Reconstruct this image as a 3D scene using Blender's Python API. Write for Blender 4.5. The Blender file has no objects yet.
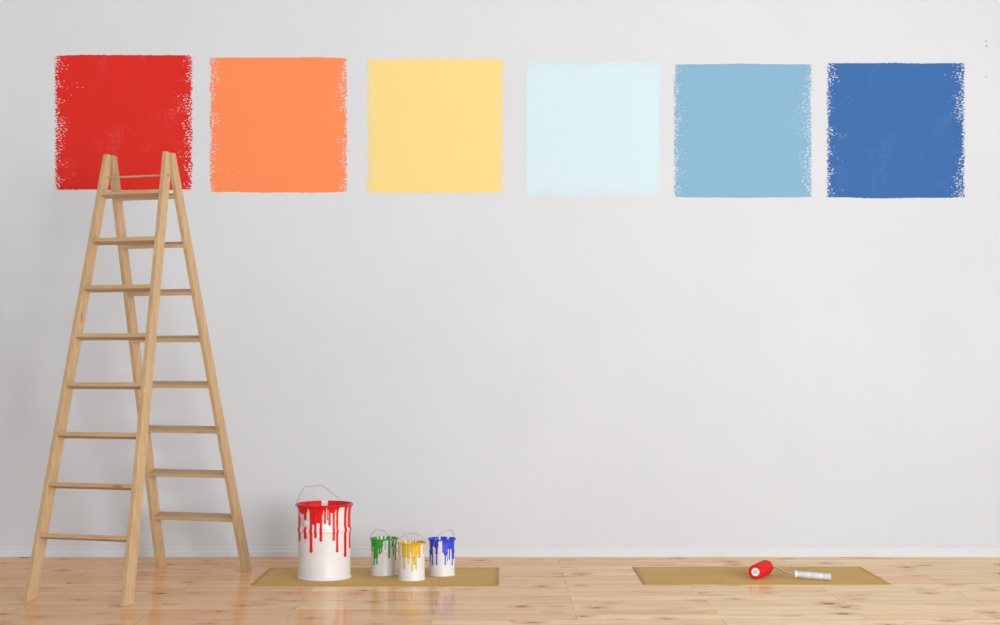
import bpy, bmesh, math, random
from mathutils import Vector, Matrix, noise

SC = bpy.context.scene
COL = SC.collection
PI = math.pi

# ------------------------------------------------------------------ camera
F, HZ, CH = 1500.0, 363.0, 1.2          # focal length (px), horizon row, eye height (m)
cam = bpy.data.cameras.new('camera')
cam.sensor_width = 36.0
cam.lens = F * 36.0 / 1000.0
cam.shift_y = (HZ - 312.5) / 1000.0
cam.clip_end = 100
co = bpy.data.objects.new('camera', cam)
COL.objects.link(co)
co.location = (0, 0, CH)
co.rotation_euler = (PI / 2, 0, 0)
SC.camera = co

# ------------------------------------------------------------------ light
SC.view_settings.view_transform = 'Standard'
SC.view_settings.look = 'None'
SC.view_settings.gamma = 1
SC.view_settings.use_curve_mapping = False
SC.view_settings.exposure = 0.0
world = bpy.data.worlds.new('world')
SC.world = world
world.use_nodes = True
bg = world.node_tree.nodes['Background']
bg.inputs[0].default_value = (0.937, 0.985, 1.032, 1)
bg.inputs[1].default_value = 0.70
# soft overcast surroundings: brightest at eye level, dimmer overhead
_wt = world.node_tree
_tc = _wt.nodes.new('ShaderNodeTexCoord')
_sp = _wt.nodes.new('ShaderNodeSeparateXYZ')
_mr = _wt.nodes.new('ShaderNodeMapRange')
_mr.inputs[1].default_value, _mr.inputs[2].default_value = 0.0, 0.8
_mr.inputs[3].default_value, _mr.inputs[4].default_value = 1.04, 0.36
_wt.links.new(_tc.outputs['Generated'], _sp.inputs[0])
_wt.links.new(_sp.outputs[2], _mr.inputs[0])
_wt.links.new(_mr.outputs[0], bg.inputs[1])


def area(name, loc, target, sx, sy, watts, col):
    l = bpy.data.lights.new(name, 'AREA')
    l.shape = 'RECTANGLE'
    l.size, l.size_y, l.energy, l.color = sx, sy, watts, col
    o = bpy.data.objects.new(name, l)
    COL.objects.link(o)
    o.location = loc
    o.rotation_euler = (Vector(target) - Vector(loc)).to_track_quat('-Z', 'Y').to_euler()
    return o


WX = 5.5                                 # inner face of the right-hand wall, its window at y 1.5 .. 4.5
area('window_daylight', (WX + 0.02, 3.0, 1.7), (0, 3.0, 1.7), 3.0, 2.0, 345, (0.937, 0.985, 1.032))
area('fill_light_behind', (3.0, -0.6, 1.6), (1.9, 9.0, 1.2), 3.0, 2.4, 450, (0.937, 0.985, 1.032))  # added soft fill behind the camera, no window stands there

WALL_Y = F * CH / (557.0 - HZ)          # 9.278


# ------------------------------------------------------------------ materials
def lin(c):
    c = c / 255.0
    return c / 12.92 if c <= 0.04045 else ((c + 0.055) / 1.055) ** 2.4


def rgb(r, g, b, k=1.0):
    return (lin(r) * k, lin(g) * k, lin(b) * k, 1)


class NT:
    def __init__(self, name):
        self.m = bpy.data.materials.new(name)
        self.m.use_nodes = True
        self.t = self.m.node_tree
        self.b = self.t.nodes['Principled BSDF']

    def n(self, kind, **kw):
        nd = self.t.nodes.new(kind)
        for k, v in kw.items():
            if k.startswith('i_'):
                key = k[2:]
                key = int(key) if key.isdigit() else key
                self.put(nd.inputs[key], v)
            else:
                setattr(nd, k, v)
        return nd

    def put(self, sock, v):
        if isinstance(v, bpy.types.NodeSocket):
            self.t.links.new(v, sock)
        else:
            sock.default_value = v

    def math(self, op, a, b=None, c=None, clamp=False):
        nd = self.t.nodes.new('ShaderNodeMath')
        nd.operation = op
        nd.use_clamp = clamp
        self.put(nd.inputs[0], a)
        if b is not None:
            self.put(nd.inputs[1], b)
        if c is not None:
            self.put(nd.inputs[2], c)
        return nd.outputs[0]

    def mix(self, f, a, b, mode='MIX'):
        nd = self.t.nodes.new('ShaderNodeMix')
        nd.data_type = 'RGBA'
        nd.blend_type = mode
        self.put(nd.inputs[0], f)
        self.put(nd.inputs[6], a)
        self.put(nd.inputs[7], b)
        return nd.outputs[2]

    def ramp(self, f, lo, hi):
        nd = self.t.nodes.new('ShaderNodeMapRange')
        nd.interpolation_type = 'SMOOTHSTEP'
        self.put(nd.inputs[0], f)
        nd.inputs[1].default_value = lo
        nd.inputs[2].default_value = hi
        return nd.outputs[0]

    def obj(self, scale=(1, 1, 1), loc=(0, 0, 0)):
        tc = self.t.nodes.new('ShaderNodeTexCoord')
        mp = self.t.nodes.new('ShaderNodeMapping')
        mp.inputs['Scale'].default_value = scale
        mp.inputs['Location'].default_value = loc
        self.t.links.new(tc.outputs['Object'], mp.inputs[0])
        return mp.outputs[0]

    def noise(self, vec, scale, detail=3, rough=0.5, dist=0.0):
        nd = self.t.nodes.new('ShaderNodeTexNoise')
        self.put(nd.inputs['Vector'], vec)
        nd.inputs['Scale'].default_value = scale
        nd.inputs['Detail'].default_value = detail
        nd.inputs['Roughness'].default_value = rough
        nd.inputs['Distortion'].default_value = dist
        return nd.outputs[0]

    def set(self, **kw):
        for k, v in kw.items():
            self.put(self.b.inputs[k.replace('_', ' ')], v)

    def bump(self, h, strength, dist):
        nd = self.t.nodes.new('ShaderNodeBump')
        self.put(nd.inputs['Height'], h)
        nd.inputs['Strength'].default_value = strength
        nd.inputs['Distance'].default_value = dist
        self.t.links.new(nd.outputs[0], self.b.inputs['Normal'])


def mat_wall():
    M = NT('wall_paint')
    v = M.obj()
    a = M.noise(v, 220, 2)
    b = M.noise(v, 1.3, 3)
    c = M.mix(M.ramp(b, 0.3, 0.7), (0.566, 0.570, 0.578, 1), (0.582, 0.586, 0.594, 1))
    M.set(Base_Color=c, Roughness=0.85, Specular_IOR_Level=0.2)
    M.bump(a, 0.25, 0.0012)
    return M.m


def mat_plain(name, col, rough=0.5, spec=0.5, metal=0.0, coat=0.0, var=0.0, scale=8):
    M = NT(name)
    if var:
        nz = M.noise(M.obj(), scale, 4)
        dark = tuple(c * (1 - var) for c in col[:3]) + (1,)
        M.set(Base_Color=M.mix(M.ramp(nz, 0.3, 0.7), dark, col))
    else:
        nz = M.noise(M.obj(), 60, 2)
        M.bump(nz, 0.05, 0.0005)
        M.set(Base_Color=col)
    M.set(Roughness=rough, Specular_IOR_Level=spec, Metallic=metal, Coat_Weight=coat)
    return M.m


def mat_swatch(name, col, pale):
    """rolled wall paint: flat, with a few faint thinner patches from the roller"""
    M = NT(name)
    v = M.obj()
    patch = M.ramp(M.noise(v, 5.5, 3, 0.6), 0.52, 0.68)
    speck = M.ramp(M.noise(v, 130, 2, 0.7), 0.50, 0.66)
    f = M.math('MULTIPLY', M.math('MULTIPLY', patch, speck), 0.12)
    M.set(Base_Color=M.mix(f, col, pale), Roughness=0.9, Specular_IOR_Level=0.08)
    return M.m


def mat_wood(name, axis, light, dark, k=1.0):
    """pale ladder timber with its grain along one axis"""
    M = NT(name)
    sc = [9.0, 9.0, 9.0]
    sc[axis] = 0.8
    v = M.obj(tuple(sc))
    g1 = M.noise(v, 5.0, 6, 0.6, 0.6)
    g2 = M.noise(v, 22.0, 3, 0.6)
    big = M.noise(M.obj(), 2.2, 2)
    f = M.math('ADD', M.math('MULTIPLY', g1, 0.65), M.math('MULTIPLY', g2, 0.35))
    c = M.mix(M.ramp(f, 0.32, 0.66), dark, light)
    c = M.mix(M.math('MULTIPLY', M.ramp(big, 0.35, 0.7), 0.22), c, (dark[0] * .95, dark[1] * .86, dark[2] * .8, 1))
    # small resin flecks and knots
    sk = [14.0, 14.0, 14.0]
    sk[axis] = 4.0
    vo = M.n('ShaderNodeTexVoronoi', i_Scale=0.55)
    M.put(vo.inputs['Vector'], M.obj(tuple(sk)))
    kn = M.math('SUBTRACT', 1.0, M.ramp(vo.outputs['Distance'], 0.03, 0.085))
    c = M.mix(M.math('MULTIPLY', kn, 0.7), c, (0.20, 0.085, 0.03, 1))
    M.set(Base_Color=c, Roughness=0.5, Specular_IOR_Level=0.35)
    M.bump(f, 0.12, 0.001)
    return M.m


PW, PL, Y0, X0 = 0.1435, 1.36, 7.44, 1.72      # plank width, length, a plank seam, a plank end


def mat_floor():
    M = NT('pine_planks')
    tc = M.n('ShaderNodeTexCoord')
    sp = M.n('ShaderNodeSeparateXYZ')
    M.t.links.new(tc.outputs['Object'], sp.inputs[0])
    x, y = sp.outputs[0], sp.outputs[1]
    ry = M.math('DIVIDE', M.math('SUBTRACT', y, Y0), PW)
    row = M.math('FLOOR', ry)
    fy = M.math('SUBTRACT', ry, row)
    par = M.math('FLOORED_MODULO', row, 2.0)
    rx = M.math('DIVIDE', M.math('SUBTRACT', M.math('SUBTRACT', x, X0), M.math('MULTIPLY', M.math('SUBTRACT', 1.0, par), PL / 2)), PL)
    colm = M.math('FLOOR', rx)
    fx = M.math('SUBTRACT', rx, colm)
    cb = M.n('ShaderNodeCombineXYZ')
    M.put(cb.inputs[0], row)
    M.put(cb.inputs[1], colm)
    wn = M.n('ShaderNodeTexWhiteNoise', noise_dimensions='3D')
    M.t.links.new(cb.outputs[0], wn.inputs['Vector'])
    rnd = wn.outputs['Value']
    wn2 = M.n('ShaderNodeSeparateColor')
    M.t.links.new(wn.outputs['Color'], wn2.inputs[0])
    r2, r3 = wn2.outputs[1], wn2.outputs[2]
    # grain coordinates, shifted per plank
    g = M.n('ShaderNodeCombineXYZ')
    M.put(g.inputs[0], M.math('ADD', M.math('MULTIPLY', x, 0.9), M.math('MULTIPLY', rnd, 37.0)))
    M.put(g.inputs[1], M.math('ADD', M.math('MULTIPLY', y, 6.5), M.math('MULTIPLY', r2, 53.0)))
    M.put(g.inputs[2], M.math('MULTIPLY', r3, 19.0))
    gv = g.outputs[0]
    # knots: Voronoi cells in stretched plank space
    kv = M.n('ShaderNodeCombineXYZ')
    M.put(kv.inputs[0], M.math('ADD', M.math('MULTIPLY', x, 2.5), M.math('MULTIPLY', rnd, 11.0)))
    M.put(kv.inputs[1], M.math('ADD', M.math('MULTIPLY', y, 3.1), M.math('MULTIPLY', r2, 7.0)))
    M.put(kv.inputs[2], M.math('MULTIPLY', r3, 5.0))
    vo = M.n('ShaderNodeTexVoronoi', i_Scale=1.0, voronoi_dimensions='2D')
    vo.inputs['Randomness'].default_value = 1.0
    wob = M.noise(gv, 9.0, 2)
    kvec = M.n('ShaderNodeVectorMath', operation='ADD')
    M.t.links.new(kv.outputs[0], kvec.inputs[0])
    ws = M.n('ShaderNodeCombineXYZ')
    M.put(ws.inputs[0], M.math('MULTIPLY', M.math('SUBTRACT', wob, 0.5), 0.16))
    M.put(ws.inputs[1], M.math('MULTIPLY', M.math('SUBTRACT', wob, 0.5), 0.12))
    M.t.links.new(ws.outputs[0], kvec.inputs[1])
    M.t.links.new(kvec.outputs[0], vo.inputs['Vector'])
    d = vo.outputs['Distance']
    vc = M.n('ShaderNodeSeparateColor')
    M.t.links.new(vo.outputs['Color'], vc.inputs[0])
    size = M.math('MULTIPLY', M.math('POWER', vc.outputs[0], 2.2), 0.080)
    core = M.math('SUBTRACT', 1.0, M.ramp(M.math('SUBTRACT', d, size), -0.012, 0.022))
    halo = M.math('SUBTRACT', 1.0, M.ramp(M.math('SUBTRACT', d, size), 0.0, 0.30))
    # grain lines bend about the knots
    dist = M.math('MULTIPLY', halo, 0.8)
    g2 = M.n('ShaderNodeVectorMath', operation='ADD')
    M.t.links.new(gv, g2.inputs[0])
    sh = M.n('ShaderNodeCombineXYZ')
    M.put(sh.inputs[1], dist)
    M.t.links.new(sh.outputs[0], g2.inputs[1])
    gr = M.noise(g2.outputs[0], 2.3, 5, 0.62, 0.4)
    fine = M.noise(g2.outputs[0], 9.0, 3, 0.6)
    broad = M.noise(gv, 0.8, 2)
    pale = (0.980, 0.710, 0.390, 1)
    mid = (0.830, 0.500, 0.220, 1)
    red = (0.560, 0.225, 0.085, 1)
    c = M.mix(M.ramp(gr, 0.30, 0.62), mid, pale)
    streak = M.math('SUBTRACT', 1.0, M.ramp(gr, 0.30, 0.45))
    c = M.mix(M.math('MULTIPLY', streak, 0.85), c, red)
    c = M.mix(M.math('MULTIPLY', M.ramp(fine, 0.45, 0.75), 0.25), c, (0.92, 0.72, 0.46, 1))
    c = M.mix(M.math('MULTIPLY', M.ramp(broad, 0.45, 0.66), 0.45), c, mid)
    c = M.mix(M.math('MULTIPLY', M.math('SUBTRACT', rnd, 0.15), 0.75, clamp=True), c, (0.82, 0.420, 0.185, 1))
    c = M.mix(M.math('MULTIPLY', M.math('SUBTRACT', r2, 0.5), 0.9, clamp=True), c, (0.93, 0.72, 0.42, 1))
    # tone shift of the light painted in: planks redder toward the ladder end
    light_tone = M.ramp(M.math('ADD', colm, M.math('MULTIPLY', r3, 0.5)), -0.2, -3.2)
    c = M.mix(M.math('MULTIPLY', light_tone, 0.42), c, (0.74, 0.300, 0.125, 1))
    c = M.mix(M.math('MULTIPLY', M.math('POWER', halo, 2.0), 0.62), c, red)
    c = M.mix(M.math('MULTIPLY', core, 0.85), c, (0.130, 0.038, 0.014, 1))
    # seams
    ey = M.math('MINIMUM', fy, M.math('SUBTRACT', 1.0, fy))
    ex = M.math('MINIMUM', fx, M.math('SUBTRACT', 1.0, fx))
    sy = M.math('SUBTRACT', 1.0, M.ramp(M.math('MULTIPLY', ey, PW), 0.0006, 0.0042))
    sx = M.math('SUBTRACT', 1.0, M.ramp(M.math('MULTIPLY', ex, PL), 0.0006, 0.0030))
    seam = M.math('MAXIMUM', sy, sx)
    c = M.mix(M.math('MULTIPLY', seam, 0.62), c, (0.20, 0.10, 0.05, 1))
    # waxed wood: a matt body under a thin, even sheen
    M.t.nodes.remove(M.b)
    df = M.n('ShaderNodeBsdfDiffuse', i_Color=c)
    gl = M.n('ShaderNodeBsdfGlossy', i_Color=(1, 0.97, 0.93, 1), i_Roughness=M.math('ADD', 0.10, M.math('MULTIPLY', fine, 0.08)))
    ms = M.n('ShaderNodeMixShader', i_0=0.23)
    M.t.links.new(df.outputs[0], ms.inputs[1])
    M.t.links.new(gl.outputs[0], ms.inputs[2])
    bp = M.n('ShaderNodeBump', i_Height=M.math('MULTIPLY', seam, -1.0), i_Strength=0.3, i_Distance=0.001)
    M.t.links.new(bp.outputs[0], df.inputs['Normal'])
    out = [n for n in M.t.nodes if n.type == 'OUTPUT_MATERIAL'][0]
    M.t.links.new(ms.outputs[0], out.inputs[0])
    return M.m


def mat_sheet():
    M = NT('fibre_sheet')
    v = M.obj()
    a = M.noise(v, 55, 4, 0.7)
    b = M.noise(M.obj((1, 1, 1), (3, 1, 0)), 2.2, 3)
    c = M.mix(M.ramp(a, 0.3, 0.7), (0.580, 0.345, 0.095, 1), (0.740, 0.470, 0.150, 1))
    c = M.mix(M.math('MULTIPLY', M.ramp(b, 0.4, 0.7), 0.5), c, (0.540, 0.335, 0.125, 1))
    tc = M.n('ShaderNodeTexCoord')
    sp = M.n('ShaderNodeSeparateXYZ')
    M.t.links.new(tc.outputs['Object'], sp.inputs[0])
    ex = M.math('SUBTRACT', 0.669, M.math('ABSOLUTE', sp.outputs[0]))
    ey = M.math('SUBTRACT', 0.351, M.math('ABSOLUTE', sp.outputs[1]))
    rim = M.math('SUBTRACT', 1.0, M.ramp(M.math('MINIMUM', ex, ey), 0.004, 0.035))
    c = M.mix(M.math('MULTIPLY', rim, 0.6), c, (0.40, 0.20, 0.06, 1))       # browned cut edges
    M.set(Base_Color=c, Roughness=0.75, Specular_IOR_Level=0.2)
    M.bump(a, 0.2, 0.001)
    return M.m


TRIM_C = (0.61, 0.61, 0.618, 1)
WALL = mat_wall()
TRIM = mat_plain('white_trim', TRIM_C, 0.5, 0.3, var=0.02)
FLOOR = mat_floor()
SHEET = mat_sheet()
L_, D_ = (0.535, 0.362, 0.198, 1), (0.415, 0.260, 0.128, 1)
RAILW = mat_wood('ladder_wood_upright', 2, L_, D_)
STEPW = mat_wood('ladder_wood_step', 0, L_, D_)
BOLT = mat_plain('brass_bolt', (0.42, 0.28, 0.14, 1), 0.4, 0.5, 0.6)
TIN = mat_plain('white_enamel_tin', (0.70, 0.665, 0.64, 1), 0.32, 0.5, var=0.06, scale=14)
TINRIM = mat_plain('white_rim_metal', (0.82, 0.82, 0.83, 1), 0.3, 0.5, var=0.03)
WIRE = mat_plain('bail_wire', (0.42, 0.30, 0.27, 1), 0.4, 0.5, 0.4)
STEEL = mat_plain('roller_steel', (0.62, 0.62, 0.66, 1), 0.3, 0.5, 0.7)
GRIP = mat_plain('white_plastic_grip', (0.60, 0.60, 0.62, 1), 0.35, 0.5, var=0.04, scale=30)
EAR = mat_plain('dull_zinc_ear', (0.62, 0.59, 0.55, 1), 0.45, 0.5, 0.15, var=0.2, scale=60)
HUB = mat_plain('grey_plastic_hub', (0.56, 0.60, 0.60, 1), 0.4, 0.4, var=0.08, scale=30)


def mat_nap():
    M = NT('red_roller_nap')
    a = M.noise(M.obj(), 190, 3, 0.7)
    M.set(Base_Color=M.mix(M.ramp(a, 0.3, 0.7), (0.62, 0.003, 0.004, 1), (0.76, 0.005, 0.006, 1)),
          Roughness=0.7, Specular_IOR_Level=0.25)
    M.bump(a, 0.4, 0.002)
    return M.m


NAP = mat_nap()


# ------------------------------------------------------------------ mesh helpers
def link(name, bm, mat, parent=None, smooth=False):
    bmesh.ops.recalc_face_normals(bm, faces=bm.faces)
    me = bpy.data.meshes.new(name)
    bm.to_mesh(me)
    bm.free()
    me.materials.append(mat)
    if smooth:
        me.polygons.foreach_set('use_smooth', [True] * len(me.polygons))
        me.set_sharp_from_angle(angle=math.radians(38))
    o = bpy.data.objects.new(name, me)
    COL.objects.link(o)
    o.parent = parent
    return o


def empty(name, loc, rz=0.0):
    o = bpy.data.objects.new(name, None)
    COL.objects.link(o)
    o.empty_display_size = 0.1
    o.location = loc
    o.rotation_euler = (0, 0, rz)
    return o


def tag(o, label=None, cat=None, group=None, kind=None):
    for k, v in (('label', label), ('category', cat), ('group', group), ('kind', kind)):
        if v:
            o[k] = v
    return o


def box(bm, lo, hi):
    r = bmesh.ops.create_cube(bm, size=1)
    for v in r['verts']:
        v.co = Vector([(lo[i] + hi[i]) / 2 + v.co[i] * (hi[i] - lo[i]) for i in range(3)])


def hexa(bm, pts):
    """solid from two matching outlines (first half, second half)"""
    n = len(pts) // 2
    vs = [bm.verts.new(p) for p in pts]
    bm.faces.new(vs[:n][::-1])
    bm.faces.new(vs[n:])
    for i in range(n):
        j = (i + 1) % n
        bm.faces.new((vs[i], vs[j], vs[n + j], vs[n + i]))


def bevel(bm, w, seg=2):
    bmesh.ops.recalc_face_normals(bm, faces=bm.faces)
    bmesh.ops.bevel(bm, geom=list(bm.edges), offset=w, segments=seg, profile=0.5, affect='EDGES', clamp_overlap=True)


def lathe(bm, prof, seg=64, close=False):
    rings = []
    for r, z in prof:
        if r < 1e-6:
            rings.append([bm.verts.new((0, 0, z))])
        else:
            rings.append([bm.verts.new((r * math.cos(2 * PI * i / seg), r * math.sin(2 * PI * i / seg), z)) for i in range(seg)])
    pairs = list(zip(rings, rings[1:]))
    if close:
        pairs.append((rings[-1], rings[0]))
    for a, b in pairs:
        for i in range(seg):
            j = (i + 1) % seg
            if len(a) == 1 and len(b) == 1:
                continue
            if len(a) == 1:
                bm.faces.new((a[0], b[j], b[i]))
            elif len(b) == 1:
                bm.faces.new((a[i], a[j], b[0]))
            else:
                bm.faces.new((a[i], a[j], b[j], b[i]))


def tube(bm, pts, r, seg=10, radii=None):
    """round bar along a polyline, ends capped"""
    pts = [Vector(p) for p in pts]
    up = Vector((0.137, 0.21, 0.97)).normalized()
    rings = []
    for i, p in enumerate(pts):
        d = (pts[min(i + 1, len(pts) - 1)] - pts[max(i - 1, 0)]).normalized()
        a = d.cross(up)
        if a.length < 1e-3:
            a = d.cross(Vector((1, 0, 0)))
        a.normalize()
        b = d.cross(a).normalized()
        rr = radii[i] if radii else r
        rings.append([bm.verts.new(p + (a * math.cos(2 * PI * k / seg) + b * math.sin(2 * PI * k / seg)) * rr) for k in range(seg)])
    for a, b in zip(rings, rings[1:]):
        for k in range(seg):
            j = (k + 1) % seg
            bm.faces.new((a[k], a[j], b[j], b[k]))
    bm.faces.new(rings[0][::-1])
    bm.faces.new(rings[-1])


def rounded(pts, rad=0.01, n=4):
    """polyline with its corners eased"""
    pts = [Vector(p) for p in pts]
    out = [pts[0]]
    for a, b, c in zip(pts, pts[1:], pts[2:]):
        r1 = min(rad, (a - b).length * .45)
        r2 = min(rad, (c - b).length * .45)
        p, q = b + (a - b).normalized() * r1, b + (c - b).normalized() * r2
        for k in range(n + 1):
            t = k / n
            out.append(p * (1 - t) ** 2 + b * 2 * t * (1 - t) + q * t * t)
    out.append(pts[-1])
    return out


# ------------------------------------------------------------------ room
bm = bmesh.new()
box(bm, (-6, -1.0, -0.10), (WX, WALL_Y + 0.2, 0.0))
tag(link('floor', bm, FLOOR), kind='structure')
bm = bmesh.new()
box(bm, (-6, WALL_Y + 0.012, 0.0), (WX, WALL_Y + 0.22, 4.2))
tag(link('wall_back', bm, WALL), kind='structure')

# right-hand wall, out of the picture, with the window the daylight comes through
bm = bmesh.new()
for lo, hi in (((WX, -1.0, -0.1), (WX + 0.2, 1.5, 4.2)), ((WX, 4.5, -0.1), (WX + 0.2, WALL_Y + 0.22, 4.2)),
               ((WX, 1.5, -0.1), (WX + 0.2, 4.5, 0.7)), ((WX, 1.5, 2.7), (WX + 0.2, 4.5, 4.2))):
    box(bm, lo, hi)
tag(link('wall_right', bm, WALL), kind='structure')
bm = bmesh.new()
for y0, y1, z0, z1 in ((1.5, 1.56, .7, 2.7), (4.44, 4.5, .7, 2.7), (1.56, 4.44, .7, .76), (1.56, 4.44, 2.64, 2.7), (2.97, 3.03, .76, 2.64)):
    box(bm, (WX + 0.06, y0, z0), (WX + 0.12, y1, z1))
tag(link('window_1', bm, TRIM), kind='structure')

# moulded skirting board
prof = [(0, 0), (0, 0.030), (0.0020, 0.034), (0.0050, 0.040), (0.0060, 0.046), (0.0045, 0.050), (0.0035, 0.057),
        (0.006, 0.0625), (0.009, 0.0660), (0.012, 0.0665)]
bm = bmesh.new()
A = [(-6, WALL_Y + d, z) for d, z in prof] + [(-6, WALL_Y + 0.03, 0.068), (-6, WALL_Y + 0.03, 0)]
B = [(WX, p[1], p[2]) for p in A]
hexa(bm, A + B)
tag(link('baseboard_back', bm, TRIM), kind='structure')


# ------------------------------------------------------------------ painted squares
def swatch(px0, px1, py0, py1, col, seed, label, turn=False, soft=1.0, extra=()):
    """a rolled square of paint: ragged on the two sides where the roller ran off, specks beyond"""
    D = WALL_Y + 0.012
    xa, xb = (px0 - 500) * D / F, (px1 - 500) * D / F
    za, zb = CH - (py1 - HZ) * D / F, CH - (py0 - HZ) * D / F
    cell = 0.0031
    mg = 0.055
    cx, cz, hw, hh = (xa + xb) / 2, (za + zb) / 2, (xb - xa) / 2, (zb - za) / 2
    nx, nz = int((2 * hw + 2 * mg) / cell), int((2 * hh + 2 * mg) / cell)
    bm = bmesh.new()
    y = -0.0009
    rnd = random.Random(seed)

    def inside(x, z):
        u, v = (z, x) if turn else (x, z)
        HU, HV = (hh, hw) if turn else (hw, hh)
        off = seed * 7.31
        # ragged ends (u), cleaner edges (v)
        side = 1 if u > 0 else -1
        q = HU - abs(u)
        wav = 0.007 * noise.noise(Vector((side * 3 + off, v * 9, 0)))
        fr = noise.noise(Vector((u * 62 + off, v * 120, side * 4.0)))
        fr2 = noise.noise(Vector((u * 120, v * 190 + off, 2.0)))
        fine = fr * 0.6 + fr2 * 0.55
        edge = (q + wav - 0.006) / (0.018 * soft + 0.003)
        band = noise.noise(Vector((u * 6, v * 14 + off, 9.0)))
        if q < 0.012:
            ok_u = fine * 1.9 + edge > 0
        else:
            reach = 0.105 * (0.75 + band * 1.5)
            t = 1 - (q - 0.012) / max(reach, 0.01)
            ok_u = True if t <= 0 else fine > -0.60 + 0.46 * t * soft + (0.04 if t > .6 else 0)
        qv = HV - abs(v) + 0.004 * noise.noise(Vector((u * 4 + off, 5 if v > 0 else -5, 1))) - 0.003 * (u / HU) ** 2
        ok_v = qv + 0.0035 * noise.noise(Vector((u * 130, v * 60 + off, 3))) > 0
        if q < -0.001 and qv > -0.01:
            return fine > 0.52 + 0.10 * (-q / 0.02) and q > -0.045   # specks thrown past the edge
        return ok_u and ok_v

    cen_cells = 0
    rects = []
    open_runs = {}
    for j in range(nz):
        z = -hh - mg + (j + .5) * cell
        runs = []
        start = None
        for i in range(nx + 1):
            x = -hw - mg + (i + .5) * cell
            s = i < nx and inside(x, z)
            if s and start is None:
                start = i
            if not s and start is not None:
                runs.append((start, i))
                start = None
        cur = {}
        for r in runs:
            cur[r] = open_runs.pop(r, j)
        for r, j0 in open_runs.items():
            rects.append((r[0], r[1], j0, j))
        open_runs = cur
    for r, j0 in open_runs.items():
        rects.append((r[0], r[1], j0, nz))
    for a, b, c, d in rects:
        x0, x1 = -hw - mg + a * cell, -hw - mg + b * cell
        z0, z1 = -hh - mg + c * cell, -hh - mg + d * cell
        bm.faces.new([bm.verts.new(p) for p in ((x0, y, z0), (x1, y, z0), (x1, y, z1), (x0, y, z1))])
    for ex, ey, er in extra:
        X, Z = (ex - 500) * D / F - cx, CH - (ey - HZ) * D / F - cz
        bm.faces.new([bm.verts.new((X + er * (1 + .3 * math.sin(3 * k + seed)) * math.cos(k * PI / 4), y,
                                    Z + er * (1 + .3 * math.cos(5 * k)) * math.sin(k * PI / 4))) for k in range(8)])
    M = mat_swatch('wall_paint_' + label.split()[0], col, (0.62, 0.61, 0.60, 1))
    me = bpy.data.meshes.new('paint_swatch')
    bm.to_mesh(me)
    bm.free()
    me.materials.append(M)
    # faces look at the room
    o = bpy.data.objects.new('paint_swatch', me)
    COL.objects.link(o)
    o.location = (cx, D, cz)
    tag(o, label, 'paint swatch', 'painted squares in a row on the wall')
    return o


swatch(55, 192.5, 55, 190, rgb(215, 48, 39, .88), 1, 'red painted square on the white wall behind the top of the ladder')
swatch(210, 347, 57.5, 192.5, rgb(252, 141, 89, .845), 2, 'orange painted square on the white wall between the red and yellow squares')
swatch(367, 503.5, 59, 193, rgb(254, 224, 144, 0.765), 3, 'pale yellow painted square on the white wall beside the orange square', soft=.8)
swatch(526.5, 659.5, 61, 197, rgb(224, 243, 248, 0.725), 4, 'very pale icy blue painted square between the yellow and light blue squares', turn=True)
swatch(674, 811.5, 64, 197.5, rgb(145, 191, 219, 0.695), 5, 'light sky blue painted square on the wall beside the deep blue square')
swatch(827, 964.5, 63, 198, rgb(69, 117, 180, 0.695), 6, 'deep blue painted square ending the row of colours on the wall',
       extra=((986, 41, .004), (986.5, 46, .005), (986, 77, .004)))

# ------------------------------------------------------------------ step ladder
LX, LY, LR = -1.9305, 8.1028, -0.296
WF, WT, HT, T = 0.5802, 0.3818, 2.3255, 0.0245
W0, W1 = 0.0859, 0.0625
SPREAD = {-1: (0.6669, 0.0811, 0.0450), 1: (0.729, 0.0163, -0.0185)}     # at the floor, at the top, where the halves meet
lad = empty('step_ladder', (LX, LY, 0), LR)
tag(lad, 'tall wooden double-sided step ladder standing open before the red painted square', 'ladder')


def half(z):
    return (WF + (WT - WF) * z / HT) / 2


def slope(sec):
    a, b, c = SPREAD[sec]
    return (a - b) / HT


def vout(sec, z):
    return SPREAD[sec][0] - slope(sec) * z


def wid(z):
    return W0 + (W1 - W0) * z / HT


def vin(sec, z):
    return max(vout(sec, z) - wid(z) / math.cos(math.atan(slope(sec))), SPREAD[sec][2])


def rail(sec, side):
    cut = SPREAD[sec][2]
    zc = next((HT * k / 2000 for k in range(2000) if vin(sec, HT * k / 2000) <= cut), HT * .98)
    bm = bmesh.new()
    poly = [(vout(sec, 0), 0), (vout(sec, HT), HT), (cut, HT), (cut, zc), (vin(sec, 0), 0)]
    pts = [(side * half(z), sec * v, z) for v, z in poly] + [(side * (half(z) - T), sec * v, z) for v, z in poly]
    hexa(bm, pts)
    bevel(bm, 0.0022, 2)
    return link('rail', bm, RAILW, lad)


def step(sec, zt, zth=0.021):
    """a tread let into the two uprights, square to their slope"""
    bm = bmesh.new()
    an = math.atan(slope(sec))
    c, s = math.cos(an), math.sin(an)
    w = wid(zt)
    pts = []
    corners = []
    for dep, dn in ((0.0015, 0), (w - 0.003, 0), (w - 0.003, zth), (0.0015, zth)):
        corners.append((vout(sec, zt) - dep * c + dn * s, zt - dep * s - dn * c))
    for side in (-1, 1):
        for v, z in corners:
            pts.append((side * (half(z) - T + 0.0015), sec * v, z))
    hexa(bm, pts)
    bevel(bm, 0.0018, 2)
    link('step', bm, STEPW, lad)


for sec in (-1, 1):
    for side in (-1, 1):
        rail(sec, side)
for i in range(8):
    step(-1, 0.3377 + i * 0.2545)
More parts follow.
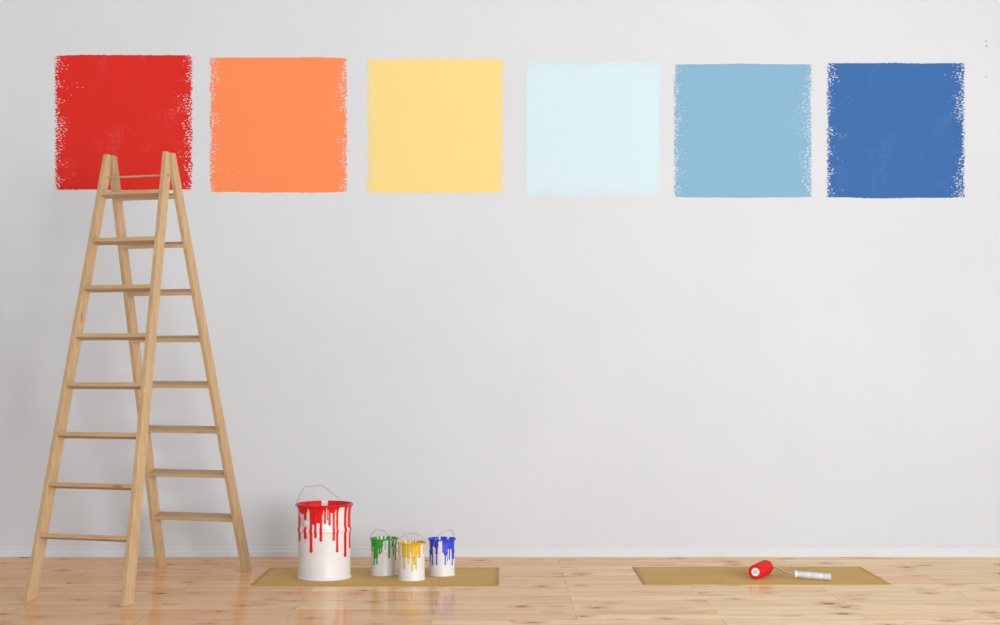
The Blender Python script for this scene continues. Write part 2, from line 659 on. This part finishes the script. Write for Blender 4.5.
# the far section's treads: positions measured on their lower, camera-side edge
for i in range(8):
    step(1, 0.3186 + i * 0.2553 + 0.015)
zr, vr = 2.199, -0.072
bm = bmesh.new()
hr = half(zr)
tube(bm, [(-hr + 0.004, vr, zr), (hr - 0.004, vr, zr)], 0.0055, 14)
link('hinge_rod', bm, STEPW, lad, True)
for side in (-1, 1):
    bm = bmesh.new()
    tube(bm, [(side * (hr - 0.002), vr, zr), (side * (hr + 0.002), vr, zr), (side * (hr + 0.004), vr, zr)], 0.009, 16,
         [0.010, 0.010, 0.006])
    link('bolt_head', bm, BOLT, lad, True)


# ------------------------------------------------------------------ sheets on the floor
def sheet(x0, x1, y0, y1, label):
    bm = bmesh.new()
    box(bm, (-(x1 - x0) / 2, -(y1 - y0) / 2, 0), ((x1 - x0) / 2, (y1 - y0) / 2, 0.003))
    o = link('protective_sheet', bm, SHEET)
    o.location = ((x0 + x1) / 2, (y0 + y1) / 2, 0.0)
    tag(o, label, 'floor sheet', 'tan sheets laid on the floor')


sheet(-1.345, -0.006, 8.062, 8.775, 'tan fibreboard sheet on the wooden floor under the four paint cans')
sheet(0.776, 2.116, 8.108, 8.810, 'tan fibreboard sheet on the wooden floor under the paint roller')

# ------------------------------------------------------------------ paint cans
BODY = [(0.1490, 0.000), (0.1515, 0.002), (0.1520, 0.006), (0.1500, 0.010), (0.1465, 0.014), (0.1455, 0.022), (0.1455, 0.250),
        (0.1465, 0.256), (0.1500, 0.262), (0.1515, 0.268), (0.1500, 0.274), (0.1465, 0.280), (0.1458, 0.290), (0.1460, 0.350),
        (0.1480, 0.372), (0.1530, 0.392), (0.1570, 0.400)]


def rad(z):
    for (r0, z0), (r1, z1) in zip(BODY, BODY[1:]):
        if z0 <= z <= z1:
            return r0 + (r1 - r0) * (z - z0) / max(z1 - z0, 1e-6)
    return BODY[-1][0]


def paint_can(name, x, y, k, paint, drips, bare, lug_ang, tilt, lean, label, group=None):
    """k scales the can. drips: (side -1..1 as seen, width in radii, z of the tip). bare: clean arcs of the inner wall.
    lug_ang: direction of the bail's axis from the line of sight; lean: sideways lean of the bail (m)."""
    y2 = y - 0.055 * (1 if k > .7 else 0.8)
    x *= y2 / y
    y = y2
    root = empty(name, (x, y, 0.003), 0)
    root.scale = (1, 1, 1.018)
    tag(root, label, 'paint can', group)
    face = math.atan2(-y, -x)                       # toward the camera
    bm = bmesh.new()
    inner = [(r - 0.0035, z) for r, z in BODY if z >= 0.014][::-1]
    lathe(bm, [(0, 0.004), (0.140, 0.004)] + BODY + inner + [(0.142, 0.010), (0, 0.010)], 72)
    for v in bm.verts:
        v.co *= k
    link('can_body', bm, TIN, root, True)
    # rolled rim
    bm = bmesh.new()
    lathe(bm, [(0.1565 + 0.0042 * math.cos(a * PI / 4), 0.402 + 0.0045 * math.sin(a * PI / 4)) for a in range(8)], 72, True)
    for v in bm.verts:
        v.co *= k
    link('rim', bm, TINRIM, root, True)
    # paint level inside
    bm = bmesh.new()
    lathe(bm, [(0, 0.330), (0.1425, 0.330), (0.1425, 0.320), (0, 0.320)], 64)
    for v in bm.verts:
        v.co *= k
    link('paint_surface', bm, paint, root, True)
    # paint run over the rim, down the outside
    bm = bmesh.new()
    NZ = 40

    def ribbon(a0, a1, ztop, ztip, na=6):
        """domed run of paint between two angles from the rim to its rounded tip"""
        ca, ha = (a0 + a1) / 2, (a1 - a0) / 2
        hwid = ha * 0.148
        rows = []
        endr = min(hwid * 1.1, (ztop - ztip) * .4)
        for j in range(NZ + 1):
            t = j / NZ
            z = ztop + (ztip - ztop) * t
            dd = z - ztip
            s = 1.0
            if dd < endr:
                s = math.sqrt(max(0.0, 1 - (1 - dd / endr) ** 2))
            s = max(s, 0.03)
            wv = 1 + 0.10 * noise.noise(Vector((ca * 9, z * 40, 1.7)))
            # wider where it leaves the rim
            wv += 0.25 * max(0.0, (z - 0.375) / 0.025)
            if hwid < 0.014:
                wv += 0.20 * math.exp(-((z - ztip - endr) / 0.012) ** 2)
            row = []
            for i in range(na + 1):
                q = -1 + 2 * i / na
                a = face + ca + ha * q * s * wv
                thick = 0.0007 + (0.0024 if hwid < 0.014 else 0.0016) * math.sqrt(max(0, 1 - q * q)) * (0.5 + 0.5 * s)
                r = rad(z) + thick + (0.0036 if z > 0.394 else 0)
                row.append(bm.verts.new((r * math.cos(a), r * math.sin(a), z)))
            # back row under the metal closes the run
            for i in (na, 0):
                q = -1 + 2 * i / na
                a = face + ca + ha * q * s * wv
                r = rad(z) - 0.001
                row.append(bm.verts.new((r * math.cos(a), r * math.sin(a), z)))
            rows.append(row)
        m = len(rows[0])
        for A, B in zip(rows, rows[1:]):
            for i in range(m):
                j = (i + 1) % m
                bm.faces.new((A[i], A[j], B[j], B[i]))
        bm.faces.new(rows[0])
        bm.faces.new(rows[-1][::-1])

    for sx, wd, ztip in drips:
        a = math.asin(max(-0.985, min(0.985, sx)))
        ha = wd / 2 / max(0.35, math.cos(a))
        n = 6 if wd < .2 else 14
        ribbon(a - ha, a + ha, 0.402, ztip, n)
    # runs on the far side, where the paint was poured over too
    rr = random.Random(int(x * 1000))
    for q in range(9):
        a = PI / 2 + 0.25 + q * (PI - 0.5) / 8 + rr.uniform(-.1, .1)
        w = rr.uniform(.03, .12)
        ribbon(a - w, a + w, 0.402, rr.uniform(.22, .36))
    for v in bm.verts:
        v.co *= k
    link('paint_drips', bm, paint, root, True)
    # paint over the rolled rim and the inside wall
    bm = bmesh.new()
    n = 180
    prof = [(0.1395, 0.322), (0.1420, 0.372), (0.1470, 0.391), (0.1508, 0.401), (0.1530, 0.4065), (0.1565, 0.4080), (0.1600, 0.4065), (0.1620, 0.402),
            (0.1605, 0.397), (0.1570, 0.3945)]
    rings = []
    for i in range(n):
        a = 2 * PI * i / n
        rings.append([bm.verts.new((r * math.cos(face + a) * 1.0, r * math.sin(face + a), z)) for r, z in prof])
    for i in range(n):
        a = 2 * PI * (i + .5) / n
        a = a - 2 * PI if a > PI else a
        if any(lo <= a <= hi for lo, hi in bare):
            continue
        j = (i + 1) % n
        for p in range(len(prof) - 1):
            bm.faces.new((rings[i][p], rings[j][p], rings[j][p + 1], rings[i][p + 1]))
    bmesh.ops.delete(bm, geom=[v for v in bm.verts if not v.link_faces], context='VERTS')
    for v in bm.verts:
        v.co *= k
    link('rim_paint', bm, paint, root, True)
    # bail wire and its two ears
    ax = Vector((math.cos(face + lug_ang), math.sin(face + lug_ang), 0))
    pp = Vector((-ax.y, ax.x, 0)) * lean
    zl, zt = 0.308 * k, tilt
    R = 0.1455 * k

    def P(al, up):
        return ax * al + pp * up + Vector((0, 0, zl + (zt - zl) * up))
    e = 0.012 * k
    path = [P(R + e * .4, 0), P(R + e * 1.7, 0.03), P(0.170 * k, 0.58), P(0.070 * k, 1.0), P(-0.070 * k, 1.0), P(-0.170 * k, 0.58), P(-R - e * 1.7, 0.03), P(-R - e * .4, 0)]
    bm = bmesh.new()
    tube(bm, rounded(path, 0.012 * k, 4), 0.0017 if k > .7 else 0.0013, 8)
    link('bail_handle', bm, WIRE, root, True)
    for sg in (1, -1):
        bm = bmesh.new()
        base = Vector((ax.x, ax.y, 0)) * sg
        c0 = Vector((0, 0, zl)) + base * (R - 0.002 * k)
        tube(bm, [c0, c0 + base * 0.006 * k, c0 + base * 0.010 * k, c0 + base * 0.0101 * k, c0 + base * 0.015 * k, c0 + base * 0.017 * k],
             0.01, 20, [0.020 * k, 0.020 * k, 0.016 * k, 0.008 * k, 0.008 * k, 0.004 * k])
        link('handle_ear', bm, EAR, root, True)
    return root


def conv(lst, cx, R, yt, yb):
    """drips measured on an enlargement: (x, width, tip row) -> (side, width in radii, height)"""
    return [((x - cx) / R, w / R, max(0.03, (yb - y) / (yb - yt) * 0.402)) for x, w, y in lst]


red = mat_plain('red_gloss_paint', (0.66, 0.004, 0.005, 1), 0.25, 0.4, coat=0.0, var=0.08, scale=9)
green = mat_plain('green_gloss_paint', (0.030, 0.330, 0.035, 1), 0.25, 0.4, coat=0.0, var=0.15, scale=9)
yellow = mat_plain('yellow_gloss_paint', (0.64, 0.390, 0.022, 1), 0.25, 0.4, coat=0.0, var=0.10, scale=9)
blue = mat_plain('blue_gloss_paint', (0.035, 0.050, 0.620, 1), 0.25, 0.4, coat=0.0, var=0.15, scale=9)

red_d = conv([(103, 13, 375), (125, 40, 222), (135, 14, 355), (192, 72, 235), (181, 46, 275), (165, 14, 425), (188, 12, 347), (210, 26, 268),
              (216, 14, 365), (237, 10, 270), (250, 5, 252), (260, 11, 280), (275, 28, 215), (281, 12, 362), (299, 12, 425), (341, 13, 455),
              (358, 8, 300), (366, 12, 415)], 233, 137, 178, 572)
paint_can('paint_bucket', -0.987, 8.428, 1.0, red, red_d, [(PI - .14, PI + .1), (-PI - .1, -PI + .10)], math.radians(-45), 0.496, -0.087,
          'big white paint bucket with red paint dripping down its sides')
green_d = conv([(180, 112, 292), (127, 14, 322), (165, 46, 398), (148, 13, 470), (178, 14, 455), (205, 20, 348), (228, 14, 330), (262, 8, 300),
                (302, 20, 390), (338, 22, 290), (346, 11, 360), (378, 22, 245), (369, 10, 422)], 251, 134, 192, 578)
paint_can('paint_can', -0.6595, 8.536, 0.5, green, green_d, [(2.95, 3.10), (2.55, 2.68), (-3.02, -2.85), (-2.7, -2.6)], math.radians(46), 0.250, -0.040,
          'small white can with dripping green paint beside the red bucket', 'small paint cans')
yel_d = conv([(92, 12, 330), (146, 44, 330), (148, 16, 455), (192, 34, 340), (190, 12, 392), (268, 112, 298), (254, 44, 402), (232, 15, 475),
              (272, 14, 455), (303, 30, 330), (352, 12, 300)], 225, 140, 180, 578)
paint_can('paint_can', -0.4917, 8.343, 0.5, yellow, yel_d, [(2.75, 2.85), (3.0, 3.08), (-3.1, -3.0), (-2.75, -2.62), (-.95, -.85), (.55, .62)], math.radians(86), 0.248, 0.0,
          'small white can with dripping yellow paint, between the green and blue cans', 'small paint cans')
blue_d = conv([(118, 24, 350), (150, 76, 285), (175, 22, 345), (110, 6, 440), (130, 12, 465), (175, 13, 460), (242, 20, 322), (268, 42, 356),
               (262, 12, 462), (282, 8, 420), (306, 60, 290), (305, 12, 402), (343, 32, 345), (346, 20, 402), (334, 10, 472)], 228, 134, 184, 583)
paint_can('paint_can', -0.330, 8.520, 0.5, blue, blue_d, [(2.5, 2.75), (-3.05, -2.9)], math.radians(-39), 0.250, 0.040,
          'small white can with dripping blue paint, on the sheet beside the yellow can', 'small paint cans')


# ------------------------------------------------------------------ paint roller
A0 = Vector((1.4125, 8.295, 0.0440))
A1 = Vector((1.509, 8.500, 0.0440))
d = (A1 - A0).normalized()
mid = (A0 + A1) / 2
rl = empty('paint_roller', (mid.x, mid.y, 0.003), 0)
tag(rl, 'paint roller with a red sleeve, steel arm and white grip on the tan sheet', 'paint roller')


def loc(p):
    return Vector(p) - Vector((mid.x, mid.y, 0.003))


def along(name, a, b, prof, mat, seg=48, parent=None):
    """lathe of (distance, radius) pairs about the line a-b"""
    a, b = Vector(a), Vector(b)
    bm = bmesh.new()
    lathe(bm, [(r, t) for t, r in prof], seg)
    q = (b - a).to_track_quat('Z', 'Y').to_matrix().to_4x4()
    bmesh.ops.transform(bm, matrix=Matrix.Translation(a) @ q, verts=bm.verts)
    return link(name, bm, mat, parent or rl, True)


LEN = (A1 - A0).length
R_ = 0.041
along('roller_sleeve', loc(A0), loc(A1), [(0.002, 0.021), (0, 0.023), (0, R_ - 0.006), (0.002, R_ - 0.002), (0.006, R_), (LEN - 0.006, R_),
      (LEN - 0.002, R_ - 0.002), (LEN, R_ - 0.006), (LEN, 0.023), (LEN - 0.002, 0.021), (LEN - .002, 0.0), ], NAP)
for s, nm in ((0, 'end_cap'), (1, 'end_cap')):
    a = A0 if s == 0 else A1
    dd = -d if s == 0 else d
    along(nm, loc(a - dd * 0.004), loc(a + dd * 0.01), [(0, 0), (0, 0.0225), (0.005, 0.0225), (0.0065, 0.021), (0.0065, 0.014), (0.003, 0.0125), (0.003, 0.0)], TINRIM)
    if s == 0:
        along('hub', loc(a + dd * -0.002), loc(a + dd * 0.01), [(0, 0), (0, 0.0115), (0.003, 0.0115), (0.0045, 0.009), (0.0045, 0)], HUB, 32)
H0 = Vector((1.630, 8.293, 0.034))
H1 = Vector((1.819, 8.242, 0.0235))
hd = (H1 - H0).normalized()
arm = [A1 - d * 0.02, A1 + d * 0.022, Vector((1.545, 8.520, 0.044)), Vector((1.572, 8.470, 0.044)), Vector((1.586, 8.330, 0.036)),
       H0 - hd * 0.012, H0 + hd * 0.03]
bm = bmesh.new()
tube(bm, [loc(p) for p in rounded(arm, 0.016, 5)], 0.0042, 12)
link('roller_arm', bm, STEEL, rl, True)
HL = (H1 - H0).length
g = [(0, 0), (0, 0.0215), (0.003, 0.0225), (0.007, 0.0205), (0.012, 0.0165), (0.020, 0.0160), (0.045, 0.0172), (0.060, 0.0182), (0.085, 0.0182), (0.087, 0.0172), (0.090, 0.0182),
     (0.120, 0.0186), (0.150, 0.0180), (0.152, 0.0170), (0.155, 0.0180), (HL - 0.020, 0.0176), (HL - 0.006, 0.0195), (HL, 0.0205), (HL, 0.017),
     (HL - 0.010, 0.011), (HL - 0.012, 0)]
along('grip', loc(H0), loc(H1), g, GRIP, 32)
